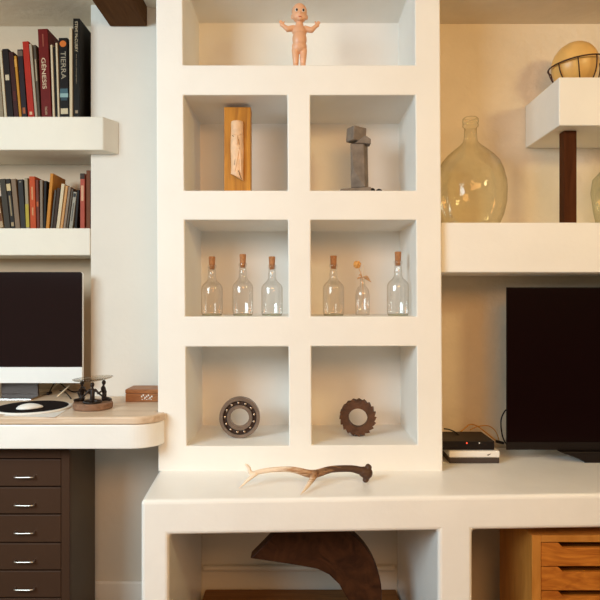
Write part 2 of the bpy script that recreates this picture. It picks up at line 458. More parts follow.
# ------------------------------------------------------------------ desk computer
yi = .25
xr_, xw, = X(82, yi), .528
t = thing('desktop_computer', 'silver all-in-one desktop computer with a large black screen on the desk', 'computer', (xr_-xw/2, yi, ZD))
zt_, zm_, zb_ = Z(272, yi)-ZD, Z(367, yi)-ZD, Z(383, yi)-ZD
def rrect(x0, x1, z0, z1, r, n=5, tops=True, bots=True):
    pts = []
    for cx_, cz_, a0, on in ((x1-r, z1-r, 0, tops), (x0+r, z1-r, 90, tops), (x0+r, z0+r, 180, bots), (x1-r, z0+r, 270, bots)):
        if on: pts += [(cx_+r*math.cos(math.radians(a0+90*i/n)), cz_+r*math.sin(math.radians(a0+90*i/n))) for i in range(n+1)]
        else: pts.append((x0 if cx_ < (x0+x1)/2 else x1, z0 if cz_ < (z0+z1)/2 else z1))
    return pts
obj('back_shell', prism(rrect(-xw/2, xw/2, zb_, zt_, .008), 'y', .004, .02), alu, t, bevel=.003)
o = obj('screen', prism(rrect(-xw/2, xw/2, zm_, zt_, .008, bots=False), 'y', -.001, .0038), screen_m, t)
tag(o, 'glossy black screen')
o = obj('chin', prism(rrect(-xw/2, xw/2, zb_, zm_-.0004, .006, tops=False), 'y', -.0005, .0038), alu, t)
tag(o, 'pale silver strip under the screen')
bm = prism([(.075, .006), (.085, .006), (.085, .24), (.03, .30), (.021, .30), (.021, .26), (.075, .22)], 'x', -.07, .07)
obj('stand', bm, alu_foot, t, bevel=.002)
obj('foot', B(-.095, .095, -.04, .14, 0.0005, .0065), foot_m, t, bevel=.003)
# mouse and mat
pc = Vector((X(33, .055), .055, ZD+.0008))
t = thing('mouse_mat', 'round black mouse mat with white rim lying on the desk', 'mat', pc)
o = obj('rim', lathe([(0, 0.0003), (.118, 0.0003), (.12, .002), (.12, .004), (.118, .006), (0, .006)], 64), white_pl, t); tag(o, 'white rim')
o = obj('pad', lathe([(0, .0062), (.111, .0062), (.112, .0072), (.111, .008), (0, .008)], 64), pad_m, t); tag(o, 'black pad')
bm = bmesh.new(); ell(bm, (0, 0, 0), (.041, .025, .015), u=28, v=16)
for v in bm.verts:
    if v.co.z < -.001: v.co.z = -.001
    if v.co.x > 0: v.co.y *= 1-.25*(v.co.x/.045); v.co.z *= 1-.25*v.co.x/.045
m_ = obj('computer_mouse', bm, white_pl, smooth=True)
m_.location = (X(29.5, .01), .012, ZD+.0103); m_.rotation_euler = (0, 0, math.radians(28))
tag(m_, 'white computer mouse lying on the round black mat', 'mouse')
# paper sheet
# cable and two pale sticks
def dp_(px, py):   # a point on the desk top seen at this pixel
    d = (EYE-ZD-.004)*600/(py-300); return Vector(((px-300)/600*d, d-D0, ZD+.004))
pa, pb = dp_(55, 416), dp_(77, 402.5)
bm = prism([(pa.x, pa.y), (pb.x, pb.y), (pb.x-.17, pb.y+.02), (pa.x-.17, pa.y+.02)], 'z', ZD+.0002, ZD+.001)
tag(obj('paper_sheet', bm, paper_m), 'sheet of pale paper on the desk under the round mouse mat', 'paper')
bm = tube([dp_(49, 393.5)+Vector((0, 0, .003)), dp_(53, 390)+Vector((0, 0, .018)), dp_(57, 388)+Vector((0, 0, .03)), dp_(64, 389.5)+Vector((0, 0, .012)), dp_(72, 391.5), dp_(80, 391.5)], .0026, 8)
cap(bm, dp_(48, 394.3)+Vector((0, 0, .003)), dp_(50.5, 393.4)+Vector((0, 0, .003)), .006, .006)
o = obj('black_cable', bm, black_pl, smooth=True); tag(o, 'black cable with a plug looping behind the mouse mat', 'cable')
bm = tube([dp_(60, 392)+Vector((0, 0, .006)), dp_(66, 394.5)+Vector((0, 0, .006)), dp_(71, 398.5)], .0022, 8)
o = obj('black_cable', bm, black_pl, smooth=True); tag(o, 'second black cable on the desk, ending behind the figure group', 'cable')
for (a, b, l) in (((51.5, 390), (60, 391.5), 'left one of two pale thin sticks lying on the desk cables'), ((57.5, 397), (69, 397), 'right one of two pale thin sticks lying on the desk cables')):
    p = dp_(*a); q = dp_(b[0], b[1]-1) if a[0] < 55 else dp_(b[0], b[1]-2)
    q.z += .034; p.z += .002
    o = obj('pale_stick', cap(bmesh.new(), p, q, .0026, .0026), white_cable, smooth=True); tag(o, l, 'stick')

# candle holder: three seated figures carrying a glass plate
tc_ = Vector((X(93, .06), .06, ZD))
t = thing('candle_holder', 'small dark sculpture of three seated figures carrying a glass dish on a wood disc', 'candle holder', tc_)
u = (D0+.06)/600
o = obj('base_disc', lathe([(0, .0005), (.061, .0005), (.064, .004), (.064, .019), (.061, .023), (0, .023)], 48), pale_wood, t, smooth=False); tag(o, 'brown wooden disc')
for k, ang in enumerate((-74, 34, 166)):
    a = math.radians(ang); R = Matrix.Rotation(a+PI/2, 4, 'Z')
    def q(x, y, z): return R @ Vector((x, y, z))
    c = Vector(((.036 if k < 2 else .041)*math.cos(a), .036*math.sin(a), .024)); bm = bmesh.new()
    def L(p, r, ra, rb): cap(bm, c+q(*p), c+q(*r), ra, rb, 10)
    L((0, 0, .006), (0, -.002, .022), .0085, .0075); L((0, -.002, .022), (0, .002, .040), .0075, .0085)
    L((0, .002, .042), (0, .001, .052), .004, .0036)
    ell(bm, c+q(0, 0, .060), (.0068, .0075, .0088))
    for s in (-1, 1):
        L((s*.009, .002, .043), (s*.021, -.001, .030), .0042, .0034); L((s*.021, -.001, .030), (s*.031, .012, .019), .0034, .0028)
        L((s*.005, 0, .006), (s*.026, -.010, .006), .006, .0048); L((s*.026, -.010, .005), (s*.008, -.022, .003), .0046, .0036)
        L((s*.008, -.022, .003), (s*-.002, -.024, .002), .0036, .0026)
    link('figure', fuse(bm, .0014, 3), bronze, t, smooth=True)
g = obj('glass_dish', lathe([(0, 0), (.045, .0005), (.060, .004), (.066, .009), (.0645, .0095), (.058, .0055), (.045, .0025), (0, .002)], 48), glass_plate, t, smooth=True)
g.location = (0, 0, .0935); g.rotation_euler = (0, math.radians(-4), 0)
# wooden box
xb0 = X(125.4, .185)
t = thing('wooden_box', 'small reddish brown wooden box with pale emblem on the desk by the niche wall', 'box', (xb0, .185, ZD))
obj('body', B(0, .15, 0, .10, .0005, .030), redwood, t, bevel=.002)
obj('lid', B(-.001, .151, -.001, .101, .0305, .045), redwood, t, bevel=.003)
bm = bmesh.new(); random.seed(4)
for i in range(7):
    x = .056+.006*i; zz = .020+.005*math.sin(i*2.1)
    box(bm, x, x+.0045, -.0022, -.0011, zz-.003, zz+.003)
for i in range(5): box(bm, .058+.008*i, .0625+.008*i, -.0022, -.0011, .008+.002*(i % 2), .0105+.002*(i % 2))
o = obj('emblem', bm, paper_m, t); tag(o, 'small pale worn emblem')

# ------------------------------------------------------------------ television and boxes
yt = .12
xt = X(506.3, yt); xtr = 1.68; ztt = Z(287.3, yt); ztb = Z(450, yt)
t = thing('television', 'large black flat television standing on the bench at right', 'television', ((xt+xtr)/2, yt, ZB))
w2 = (xtr-xt)/2
obj('casing', B(-w2+.001, w2-.001, .002, .006, ztb-ZB, ztt-ZB), black_pl, t, bevel=.001)
obj('back_cover', B(-w2+.03, w2-.03, .0062, .04, ztb-ZB+.01, ztt-ZB-.02), black_pl, t, bevel=.006)
obj('screen', B(-w2+.003, w2-.003, -.001, .0018, ztb-ZB+.028, ztt-ZB-.003), tv_screen_m, t)
obj('lower_bezel', B(-w2+.001, w2-.001, -.002, .0018, ztb-ZB+.001, ztb-ZB+.0275), black_pl, t)
hz = ztb-ZB
obj('stand', prism([(-.225, .0005), (.225, .0005), (.225, .006), (.31, hz-.0005), (-.31, hz-.0005), (-.225, .006)], 'y', -.025, .012), black_pl, t, bevel=.002)
obj('foot_plate', B(-.21, .21, -.0248, .14, .0006, .008), black_pl, t, bevel=.002)
yx = .088
xq0, xq1 = X(449.5, yx), X(499.5, yx)
o = obj('recorder_box', B(xq0, xq1, yx, yx+.14, ZB+.0005, ZB+.020), dark_pl, bevel=.003); tag(o, 'flat dark grey box at the bottom of the device stack beside the television', 'device')
t = thing('router', 'flat white device lying between two dark boxes beside the television', 'device', (xq0, yx, ZB+.0205))
wq = xq1-xq0
obj('casing', B(-.001, wq+.001, -.002, .145, 0, .0225), white_pl, t, bevel=.004)
o = obj('logo_mark', prism([(wq*.74, .009), (wq*.77, .007), (wq*.83, .014), (wq*.80, .013), (wq*.77, .0115)], 'y', -.0026, -.0019), dark_pl, t); tag(o, 'small dark mark')
t = thing('set_top_box', 'black box with small lights on top of the device stack beside the television', 'device', (xq0-.03, yx+.012, ZB+.0435))
obj('casing', B(0, .187, 0, .15, 0, .030), black_pl, t, bevel=.002)
led = mat('red_indicator', (.8, .06, .03), .4); led.node_tree.nodes['Principled BSDF'].inputs['Emission Color'].default_value = (1, .1, .04, 1); led.node_tree.nodes['Principled BSDF'].inputs['Emission Strength'].default_value = .8
zz = .0235
bm = ell(bmesh.new(), (X(467, yx+.01)-xq0+.03, -.0005, zz), (.003, .002, .003)); o = obj('indicator_light', bm, led, t); tag(o, 'red light')
bm = ell(bmesh.new(), (X(479.5, yx+.01)-xq0+.03, -.0005, zz), (.0022, .0015, .0022)); o = obj('indicator_light', bm, white_pl, t); tag(o, 'white light')
def C_(name, pts, r, m, label):
    o = obj(name, tube([P(*p) for p in pts], r, 8), m, smooth=True); tag(o, label, 'cable'); return o
C_('yellow_cable', [(458, 434, .25), (464, 429, .26), (470, 424.5, .27), (477, 426, .28), (484, 431, .28), (492, 437.5, .27), (498, 442, .25)], .0024, yellow_cable, 'yellow brown cable arching higher behind the device stack')
C_('yellow_cable', [(470, 430, .25), (476, 427, .26), (485, 425.5, .27), (491, 427, .28), (496, 432, .28), (499, 440, .26)], .002, yellow_cable, 'yellow brown cable arching lower to the right behind the device stack')
C_('white_cable', [(497, 428, .27), (499.5, 431, .26), (500.5, 437, .25), (499, 442, .24)], .0022, white_cable, 'cream cable hanging beside the television edge')
C_('black_cable', [(444, 428.8, .25), (449, 429.5, .25), (455, 432, .22), (459, 435.5, .19)], .0024, black_pl, 'black cable coming out behind the niche wall into the device stack')
C_('black_cable', [(509, 408.5, .17), (505, 411, .2), (501.5, 418, .2), (501, 426, .2), (502.5, 436, .2), (505, 442, .2), (508, 446, .2)], .0024, black_pl, 'black cable curling out from behind the left edge of the television')
o = obj('cable_plug', cap(bmesh.new(), P(497, 441.5, .245), P(503, 443, .22), .006, .005), black_pl, smooth=True); tag(o, 'black plug between the device stack and the television', 'plug')

# ------------------------------------------------------------------ niche contents
# corked bottles
zr3 = Z(316.5, 0); yb3 = .10; u3 = (D0+yb3)/600
def bottle(label, px, top, bw=10.6):
    t = thing('glass_bottle', label, 'bottle', (X(px, yb3), yb3, zr3), group='corked clear bottles in the niches')
    s = u3; k = (316-top)/59.5
    pr = [(0, .6), (bw-1.4, .6), (bw-.3, 1.6), (bw, 3), (bw, 26.5), (bw-.35, 28.8), (bw-1.5, 30.9), (bw-3.4, 32.8), (5.3, 34.6), (4.2, 36.6), (3.7, 39), (4.1, 41), (3.6, 43), (3.4, 47.6), (4.1, 48), (4.1, 50.6), (3.3, 51), (3.0, 50.8)]
    obj('glass', lathe([(r*s, h*k*s+.0003) for r, h in pr], 36), glass_clear, t, smooth=True)
    obj('cork', lathe([(0, 46.5*k*s), (2.5*s, 46.5*k*s), (3.0*s, 51.4*k*s), (3.3*s, 59*k*s), (3.0*s, 59.5*k*s), (0, 59.5*k*s)], 20), cork_m, t, smooth=False, bevel=.0008)
    obj('glass_base', lathe([(0, .0004), ((bw-1.2)*s, .0004), ((bw-.8)*s, .6*s), ((bw-1.2)*s, 1.6*s), (0, 2.4*s)], 36), glass_jar, t, smooth=True)
    return t
bottle('corked clear glass bottle, leftmost of the three in the left niche', 212, 256.8)
bottle('corked clear glass bottle, middle of the three in the left niche', 242.8, 254.5, 10.3)
bottle('corked clear glass bottle, rightmost of the three in the left niche', 272, 256.8)
bottle('corked clear glass bottle left of the dried flower in the right niche', 333.5, 256)
bottle('corked clear glass bottle right of the dried flower in the right niche', 398, 252, 10.9)
# small vase with dried flowers
t = thing('bud_vase', 'small uncorked glass bottle between two corked bottles, holding dried flowers', 'vase', (X(362.5, yb3), yb3, zr3))
s = u3
obj('glass', lathe([(r*s, h*s+.0003) for r, h in [(0, .5), (6.3, .5), (7, 1.5), (7, 21), (6.4, 25), (4.6, 28), (2.8, 30), (2.4, 33), (2.4, 36), (3.1, 36.5), (3.1, 38), (2.4, 38.2)]], 32), glass_clear, t, smooth=True)
t2 = thing('dried_flower', 'dried yellow bloom on a stem with curled leaves in the small vase', 'flower', (X(362.5, yb3), yb3, zr3))
obj('stem', tube([(1*s, 0, 6*s), (.3*s, 0, 30*s), (-1*s, 0, 40*s), (-3.2*s, 0, 46*s), (-4.3*s, 0, 50*s)], .0014, 6), stem_m, t2, smooth=True)
obj('stem', tube([(-2*s, 0, 4*s), (.5*s, 0, 30*s), (1.2*s, .002, 42*s), (1*s, .003, 51*s)], .0008, 6), white_cable, t2, smooth=True)
bm = bmesh.new(); random.seed(2)
for i in range(60):
    v = Vector((random.gauss(0, 1), random.gauss(0, 1), random.gauss(0, 1))).normalized()
    ell(bm, Vector((-5.4*s, 0, 51.2*s))+v*2.9*s, (1.2*s, 1.2*s, 1.2*s), u=6, v=5)
ell(bm, (-5.4*s, 0, 51.2*s), (3.4*s, 3.4*s, 3.3*s), u=12, v=8)
obj('bloom', bm, flower_m, t2, smooth=True)
for i, (a, b, c) in enumerate((((0, 38), (-3.5, 38), (-5.5, 36.5)), ((0, 38.5), (4, 39), (7, 35.8)), ((1, 38), (5, 36.5), (8.5, 33.6)), ((-1, 38), (-2, 41), (-4, 40)))):
    obj('leaf', tube([(a[0]*s, -.002, a[1]*s), (b[0]*s, -.004*(i % 2), b[1]*s), (c[0]*s, -.003, c[1]*s)], [.001, .0042, .0012], 6, k=4), stem_m, t2, smooth=True)

# bearing
zf = Z(446, 0); yg = .12; ug = (D0+yg)/600
rb = 20.2*ug
t = thing('ball_bearing', 'steel ball bearing standing on edge in the lower left niche', 'bearing', (X(239.8, yg), yg, zf+rb+.001), (PI/2, 0, math.radians(3)))
def rl(a, b, z0, z1, c=.0015): return ring_lathe([(a, z0+c), (a+c, z0), (b-c, z0), (b, z0+c), (b, z1-c), (b-c, z1), (a+c, z1), (a, z1-c)], 56)
obj('outer_ring', rl(16.7*ug, rb, -.016, .016), steel_m, t, smooth=False)
obj('inner_ring', rl(9.3*ug, 12.7*ug, -.016, .016), steel_m, t)
o = obj('cage', rl(12.75*ug, 16.65*ug, -.010, .006, .0008), dark_gap, t); tag(o, 'dark ball race')
for i in range(13):
    a = 2*PI*i/13+.2
    obj('ball', ell(bmesh.new(), (14.7*ug*math.cos(a), 14.7*ug*math.sin(a), .0065), (.0058, .0058, .0058), u=14, v=10), ball_steel, t, smooth=True)
# gear
yg2 = .135; u2 = (D0+yg2)/600
R2 = 18.6*u2; nt_ = 20
zf2 = Z(444.8, 0)
bm = bmesh.new(); inner = 9.3*u2; th = .017
lo, hi, li, hi_i = [], [], [], []
for i in range(nt_*3):
    k = i % 3; r = (R2*.89, R2*.93, R2)[k]; a = 2*PI*(i+(.6 if k == 2 else 0))/(nt_*3); tw = .12
    lo.append(bm.verts.new((r*math.cos(a), r*math.sin(a), -th))); hi.append(bm.verts.new((r*math.cos(a+tw), r*math.sin(a+tw), th)))
    li.append(bm.verts.new((inner*math.cos(a), inner*math.sin(a), -th))); hi_i.append(bm.verts.new((inner*math.cos(a+tw), inner*math.sin(a+tw), th)))
n = nt_*3
for i in range(n):
    j = (i+1) % n
    bm.faces.new((lo[i], lo[j], hi[j], hi[i])); bm.faces.new((li[j], li[i], hi_i[i], hi_i[j]))
    bm.faces.new((lo[j], lo[i], li[i], li[j])); bm.faces.new((hi[i], hi[j], hi_i[j], hi_i[i]))
o = obj('toothed_gear', bm, rust_m, bevel=.0008)
o.location = (X(358, yg2), yg2, zf2+R2*.985); o.rotation_euler = (PI/2, 0, math.radians(-7))
tag(o, 'rusty toothed iron ring standing on edge in the lower right niche', 'gear')

# carved plank
zf3 = Z(190.5, 0); ypk = .085; up = (D0+ypk)/600
hp = Z(107, ypk)-zf3; xk0, xk1 = X(224, ypk), X(250.6, ypk)
t = thing('carved_plaque', 'amber wooden plank with a carved bone figure, standing in the upper left niche', 'sculpture', ((xk0+xk1)/2, ypk, zf3))
hw = (xk1-xk0)/2
obj('plank', B(-hw, hw, 0, .05, .0005, hp), plank_m, t, bevel=.002)
bm = bmesh.new(); cxk = X(237.2, ypk)-(xk0+xk1)/2; r = 6.3*up
zt1, zb1 = Z(122, ypk)-zf3, Z(174, ypk)-zf3
rings = []
nk = 18; NZ = 24
prof = []
for j in range(NZ+1):
    f = j/NZ; ring = []
    for i in range(nk+1):
        a = PI*i/nk
        zz = zb1+(zt1-zb1)*f-(1-f)*(0.5+.5*math.cos(PI-a))*7*up
        rr = r*(1-.04*math.sin(f*9))*(1 if f < .97 else .93)
        ring.append(bm.verts.new((cxk-rr*math.cos(a), -.001-rr*.95*math.sin(a), zz)))
    rings.append(ring)
for a_, b_ in zip(rings, rings[1:]):
    for i in range(nk): bm.faces.new((a_[i], a_[i+1], b_[i+1], b_[i]))
    bm.faces.new((a_[0], b_[0], b_[-1], a_[-1]))
bm.faces.new(rings[0]); bm.faces.new(rings[-1])
fg = obj('bone_figure', bm, bone_m, t, smooth=False); tag(fg, 'pale carved bone figure with worn face')
bm = bmesh.new()
def kz(py): return Z(py, ypk)-zf3
def kx(px): return X(px, ypk)-(xk0+xk1)/2
yk = -.0015-r*.93
cap(bm, (kx(237.5), yk+.001, kz(137)), (kx(237.8), yk-.003, kz(145)), .0022, .0035)     # nose
cap(bm, (kx(233), yk+.003, kz(135)), (kx(236), yk, kz(136.5)), .0016, .0014)
cap(bm, (kx(239), yk, kz(136.5)), (kx(242), yk+.004, kz(135)), .0014, .0016)
cap(bm, (kx(239.5), yk+.001, kz(150)), (kx(235.5), yk+.001, kz(172)), .003, .002)
cap(bm, (kx(240.5), yk+.001, kz(152)), (kx(241.5), yk+.004, kz(174)), .003, .002)
obj('carved_relief', bm, bone_m, fg, smooth=True)
bm = bmesh.new()
cap(bm, (kx(236.8), yk+.0022, kz(152)), (kx(235.2), yk+.0026, kz(166)), .0022, .001)
cap(bm, (kx(233), yk+.0042, kz(137)), (kx(236), yk+.0018, kz(139)), .0012, .0008)
cap(bm, (kx(239.2), yk+.002, kz(141)), (kx(240), yk+.0022, kz(146)), .0014, .001)
cap(bm, (kx(239), yk+.001, kz(172)), (kx(242), yk+.0035, kz(180)), .001, .0008)
o = obj('carved_groove', bm, dark_post, fg, smooth=True); tag(o, 'dark carved grooves')

# grey stone figure
yst = .10; us = (D0+yst)/600; cxs = X(358.5, yst)
t = thing('stone_figure', 'grey angular stone figure with block head in the upper right niche', 'sculpture', (cxs, yst, zf3))
def sx(px): return X(px, yst)-cxs
def sz(py): return Z(py, yst)-zf3
base = zf3
obj('plinth', prism([(sx(338), .0005), (sx(370), .0005), (sx(369.5), .024), (sx(340), .017)], 'y', -.04, .05), stone_m, t, bevel=.002)
# faceted body: eight bottom/top verts turned so that an edge faces the viewer
bm = bmesh.new()
bot = [(sx(350.6), -.012), (sx(364), -.034), (sx(368.6), .0), (sx(355), .03)]
top = [(sx(349.8), -.02), (sx(363.0), -.020), (sx(368), .006), (sx(354), .025)]
zb_, zt_ = .0245, sz(145)
bv = [bm.verts.new((x, y, zb_)) for x, y in bot]; tv = [bm.verts.new((x, y, zt_+(.004 if i > 1 else 0))) for i, (x, y) in enumerate(top)]
bm.faces.new(bv); bm.faces.new(tv[::-1])
for i in (1, 2, 3): bm.faces.new((bv[i], bv[(i+1) % 4], tv[(i+1) % 4], tv[i]))
mid = bm.verts.new((sx(353), -.03, sz(172)))
bm.faces.new((bv[0], bv[1], mid)); bm.faces.new((bv[1], tv[1], mid)); bm.faces.new((tv[1], tv[0], mid)); bm.faces.new((tv[0], bv[0], mid))
obj('body', bm, stone_m, t, bevel=.002)
bm = bmesh.new()
M = Matrix.Translation((sx(356), -.006, sz(136.5))) @ Matrix.Rotation(math.radians(28), 4, 'Z') @ Matrix.Rotation(math.radians(4), 4, 'Y')
box(bm, -.026, .026, -.024, .024, -.022, .027, M)
obj('head', bm, stone_m, t, bevel=.004)
bm = prism([(sx(353.5), sz(145.2)), (sx(361), sz(145.2)), (sx(370), sz(146)), (sx(370), sz(141)), (sx(364.5), sz(137.5)), (sx(357), sz(143))], 'y', -.03, .012)
obj('beard', bm, stone_m, t, bevel=.003)
o = obj('dark_pebble', ell(bmesh.new(), (0, 0, .0145), (.012, .012, .014)), black_pl, smooth=True); o.location = (X(372.5, yst), yst+.01, zf3+.0005); tag(o, 'dark round pebble close beside the stone figure', 'pebble')
o = obj('dark_pebble', ell(bmesh.new(), (0, 0, .013), (.013, .012, .0125)), black_pl, smooth=True); o.location = (X(378.5, yst)+.003, yst+.01, zf3+.0005); tag(o, 'dark round pebble farther right of the stone figure', 'pebble')

# baby doll
zf0 = Z(65, 0); yd = .03; ud = (D0+yd)/600
t = thing('baby_doll', 'peach plastic baby doll standing with open arms in the top niche', 'doll', (X(299.4, yd), yd, zf0+.0005), (0, 0, math.radians(6)))
bm = bmesh.new()
def e(c, r, R=None): ell(bm, Vector(c), r, R)
e((0, .3, 53), (7.3, 7.2, 8.2)); e((0, -.8, 48.5), (6.8, 6.2, 6.0)); e((-3.4, -3, 47), (2.8, 2.8, 2.8)); e((3.4, -3, 47), (2.8, 2.8, 2.8)); e((0, -4.8, 44.6), (2.4, 2, 1.9))
e((0, -6.7, 49.2), (1.2, 1.2, 1.1))
for sg in (-1, 1): e((sg*7, .4, 48.5), (1.2, 1.6, 2.3))
cap(bm, (0, 0, 42), (0, .3, 38), 3.6, 4.2)
e((0, 0, 34.5), (6.9, 5.2, 6.5)); e((0, -1.0, 27), (6.9, 6, 9)); e((0, .3, 20.5), (7.2, 5.8, 6.6)); e((-3, 3, 18), (3.6, 3.5, 4)); e((3, 3, 18), (3.6, 3.5, 4))
for sg in (-1, 1):
    cap(bm, (sg*3.9, 0, 17), (sg*3.5, -.4, 9), 3.5, 3.1); cap(bm, (sg*3.5, -.4, 9), (sg*3.4, .2, 2.6), 3.0, 2.5)
    e((sg*3.5, -1.6, 1.7), (2.6, 4, 1.7))
    zh = 40.0 if sg < 0 else 41.0
    cap(bm, (sg*5.5, 0, 37.6), (sg*11.3, -1.5, 35.9), 3.0, 2.6); cap(bm, (sg*11.3, -1.5, 35.9), (sg*15.6, -2, zh-1.2), 2.5, 1.8)
    e((sg*16.6, -2, zh-.3), (2.2, 1.4, 2.2))
    for q_, ln in ((-40, 2.4), (-14, 3.0), (10, 3.1), (34, 2.6)):
        a = math.radians(62-q_*.9); cap(bm, (sg*17.0, -2, zh+.3), (sg*(17.0+math.cos(a)*ln), -2.3, zh+.3+math.sin(a)*ln), .78, .6, 8)
    cap(bm, (sg*15.6, -2.2, zh), (sg*14.6, -3.0, zh+2.4), .85, .65, 8)
ud *= 1.06
for v in bm.verts: v.co *= ud
body = link('body', fuse(bm, .0013, 7), doll_m, t, smooth=True)
eye_w = mat('eye_white', (.8, .76, .7), .3); eye_d = mat('eye_dark', (.03, .018, .012), .3); lip_m = mat('doll_lips', (.55, .12, .07), .5)
for sg in (-1, 1):
    ew = obj('eye', ell(bmesh.new(), Vector((sg*3.1, -6.0, 52.2))*ud, (1.6*ud, .9*ud, 1.7*ud)), eye_w, body, smooth=True); tag(ew, 'painted eye')
    obj('pupil', ell(bmesh.new(), Vector((sg*3.1, -6.65, 52.1))*ud, (1.05*ud, .5*ud, 1.3*ud)), eye_d, ew, smooth=True)
o = obj('mouth', ell(bmesh.new(), Vector((0, -6.7, 46.0))*ud, (1.5*ud, .6*ud, .45*ud)), lip_m, body, smooth=True); tag(o, 'small red mouth')

# antler on the bench
def ap(px, py, y, lift=None): return P(px, py, y)
bm = bmesh.new()
main = [(366, 471.5, -.117), (360, 470.5, -.12), (350, 468.6, -.125), (331, 469.4, -.135), (313, 474, -.15), (296, 470.2, -.155), (284, 469.2, -.155), (270, 470, -.16), (258, 472.2, -.165), (252, 474.5, -.17)]
rad = [.0150, .0125, .0105, .0105, .0128, .0095, .0082, .0078, .0075, .0072]
tube([ap(*p) for p in main], rad, 12, bm)
tube([ap(*p) for p in [(254, 474.5, -.17), (250, 472, -.168), (249, 468, -.165), (246.5, 465, -.165), (244.5, 464, -.165)]], [.0072, .0066, .0052, .0036, .0016], 10, bm)
tube([ap(*p) for p in [(256, 473.5, -.17), (249, 479, -.175), (243, 484.5, -.18), (238.5, 488.6, -.185)]], [.007, .0055, .0036, .001], 10, bm)
tube([ap(*p) for p in [(316, 472.5, -.15), (311.5, 480, -.18), (306, 488, -.215), (300, 495.2, -.246)]], [.0115, .0085, .0052, .001], 10, bm)
cap(bm, ap(364, 472, -.117), ap(366.5, 473, -.115), .017, .019)
cap(bm, ap(368, 466.5, -.115), ap(366.5, 479, -.117), .0085, .0085); ell(bm, ap(365.5, 480, -.117), (.009, .012, .0075)); ell(bm, ap(368.5, 467.5, -.115), (.010, .012, .010))
me = fuse(bm, .0016, 2)
am = bpy.data.materials.new('antler'); am.use_nodes = True
nt = am.node_tree; b = nt.nodes['Principled BSDF']; b.inputs['Roughness'].default_value = .55
tc = nt.nodes.new('ShaderNodeTexCoord'); sp = nt.nodes.new('ShaderNodeSeparateXYZ'); nt.links.new(tc.outputs['Object'], sp.inputs[0])
nz = nt.nodes.new('ShaderNodeTexNoise'); nz.inputs['Scale'].default_value = 30; nz.inputs['Detail'].default_value = 6
mp = nt.nodes.new('ShaderNodeMapping'); mp.inputs['Scale'].default_value = (1, 4, 6); nt.links.new(tc.outputs['Object'], mp.inputs[0]); nt.links.new(mp.outputs[0], nz.inputs['Vector'])
m1 = nt.nodes.new('ShaderNodeMapRange'); m1.inputs[1].default_value = -.10; m1.inputs[2].default_value = .22; nt.links.new(sp.outputs[0], m1.inputs[0])
ad = nt.nodes.new('ShaderNodeMath'); ad.operation = 'MULTIPLY_ADD'; ad.inputs[1].default_value = .75; nt.links.new(nz.outputs['Fac'], ad.inputs[0]); nt.links.new(m1.outputs[0], ad.inputs[2])
r = nt.nodes.new('ShaderNodeValToRGB'); r.color_ramp.elements[0].position = .45; r.color_ramp.elements[0].color = (.86, .70, .54, 1); r.color_ramp.elements[1].position = 1.15; r.color_ramp.elements[1].color = (.07, .028, .012, 1)
e_ = r.color_ramp.elements.new(.72); e_.color = (.42, .22, .10, 1)
r.color_ramp.elements[-1].position = 1.0
m2 = nt.nodes.new('ShaderNodeMapRange'); m2.inputs[1].default_value = -.165; m2.inputs[2].default_value = -.235; m2.inputs[4].default_value = .62; nt.links.new(sp.outputs[1], m2.inputs[0])
sb = nt.nodes.new('ShaderNodeMath'); sb.operation = 'SUBTRACT'; nt.links.new(ad.outputs[0], sb.inputs[0]); nt.links.new(m2.outputs[0], sb.inputs[1])
nt.links.new(sb.outputs[0], r.inputs['Fac']); nt.links.new(r.outputs['Color'], b.inputs['Base Color'])
bp = nt.nodes.new('ShaderNodeBump'); bp.inputs['Strength'].default_value = .4; bp.inputs['Distance'].default_value = .003; nt.links.new(nz.outputs['Fac'], bp.inputs['Height']); nt.links.new(bp.outputs['Normal'], b.inputs['Normal'])
o = link('deer_antler', me, am, smooth=True)
tag(o, 'brown deer antler with pale tines lying on the white bench', 'antler')

# dark crescent inside the bench bay
yc = -.08; uc = (D0+yc)/600
def cz(px, py): return ((px-300)*uc, EYE-(py-300)*uc)
pts = [cz(250, 558.5), cz(262, 546.5), cz(273, 535), cz(285, 524)]
pts += [cz(305+77*math.cos(math.radians(a)), 595-77*math.sin(math.radians(a))) for a in range(98, -31, -6)]
zfl = .076
ang_end = math.radians(-30)
inn = [(352, 633), (357, 620), (352.5, 607), (346, 597), (339, 584.5), (329, 575), (318, 569.5), (300, 566), (272, 561.8)]
pts += [cz(*p) for p in inn]
pts = [(x, max(z, zfl)) for x, z in pts]
o = obj('crescent_sculpture', prism(pts, 'y', yc, yc+.05), horn_m, bevel=.004, angle=40)
tag(o, 'large dark brown crescent shaped wooden piece standing inside the left bench bay', 'sculpture')
o = obj('dark_stone', ell(bmesh.new(), (0, 0, .022), (.05, .04, .022)), horn_m, smooth=True); o.location = (X(266, .05), .05, .0745)
tag(o, 'low dark lump lying on the board inside the left bench bay', 'lump')

# ------------------------------------------------------------------ right shelf contents
yj = .18
t = thing('demijohn', 'big round yellow green glass demijohn on the right shelf', 'bottle', (X(470.5, yj), yj, ZRS))
pr = [(0, .0005), (.085, .0005), (.098, .012), (.113, .045), (.1235, .09), (.1255, .13), (.1235, .165), (.113, .205), (.1, .234), (.08, .258), (.055, .279), (.036, .294), (.026, .306), (.0225, .32), (.0215, .358), (.0275, .360), (.029, .364), (.0275, .368), (.0245, .370), (.0275, .373), (.0285, .379), (.0275, .387), (.0225, .392), (.019, .391)]
obj('glass', lathe(pr, 48), glass_green, t, smooth=True)
o = obj('glass_jar', lathe([(0, .0005), (.075, .0005), (.085, .01), (.095, .06), (.104, .13), (.098, .175), (.075, .20), (.05, .215), (.045, .25), (.05, .255), (.05, .265), (.044, .265)], 40), glass_jar, smooth=True)
o.location = (X(623, .17), .17, ZRS); tag(o, 'green glass jar at the right edge of the photo on the right shelf', 'jar')
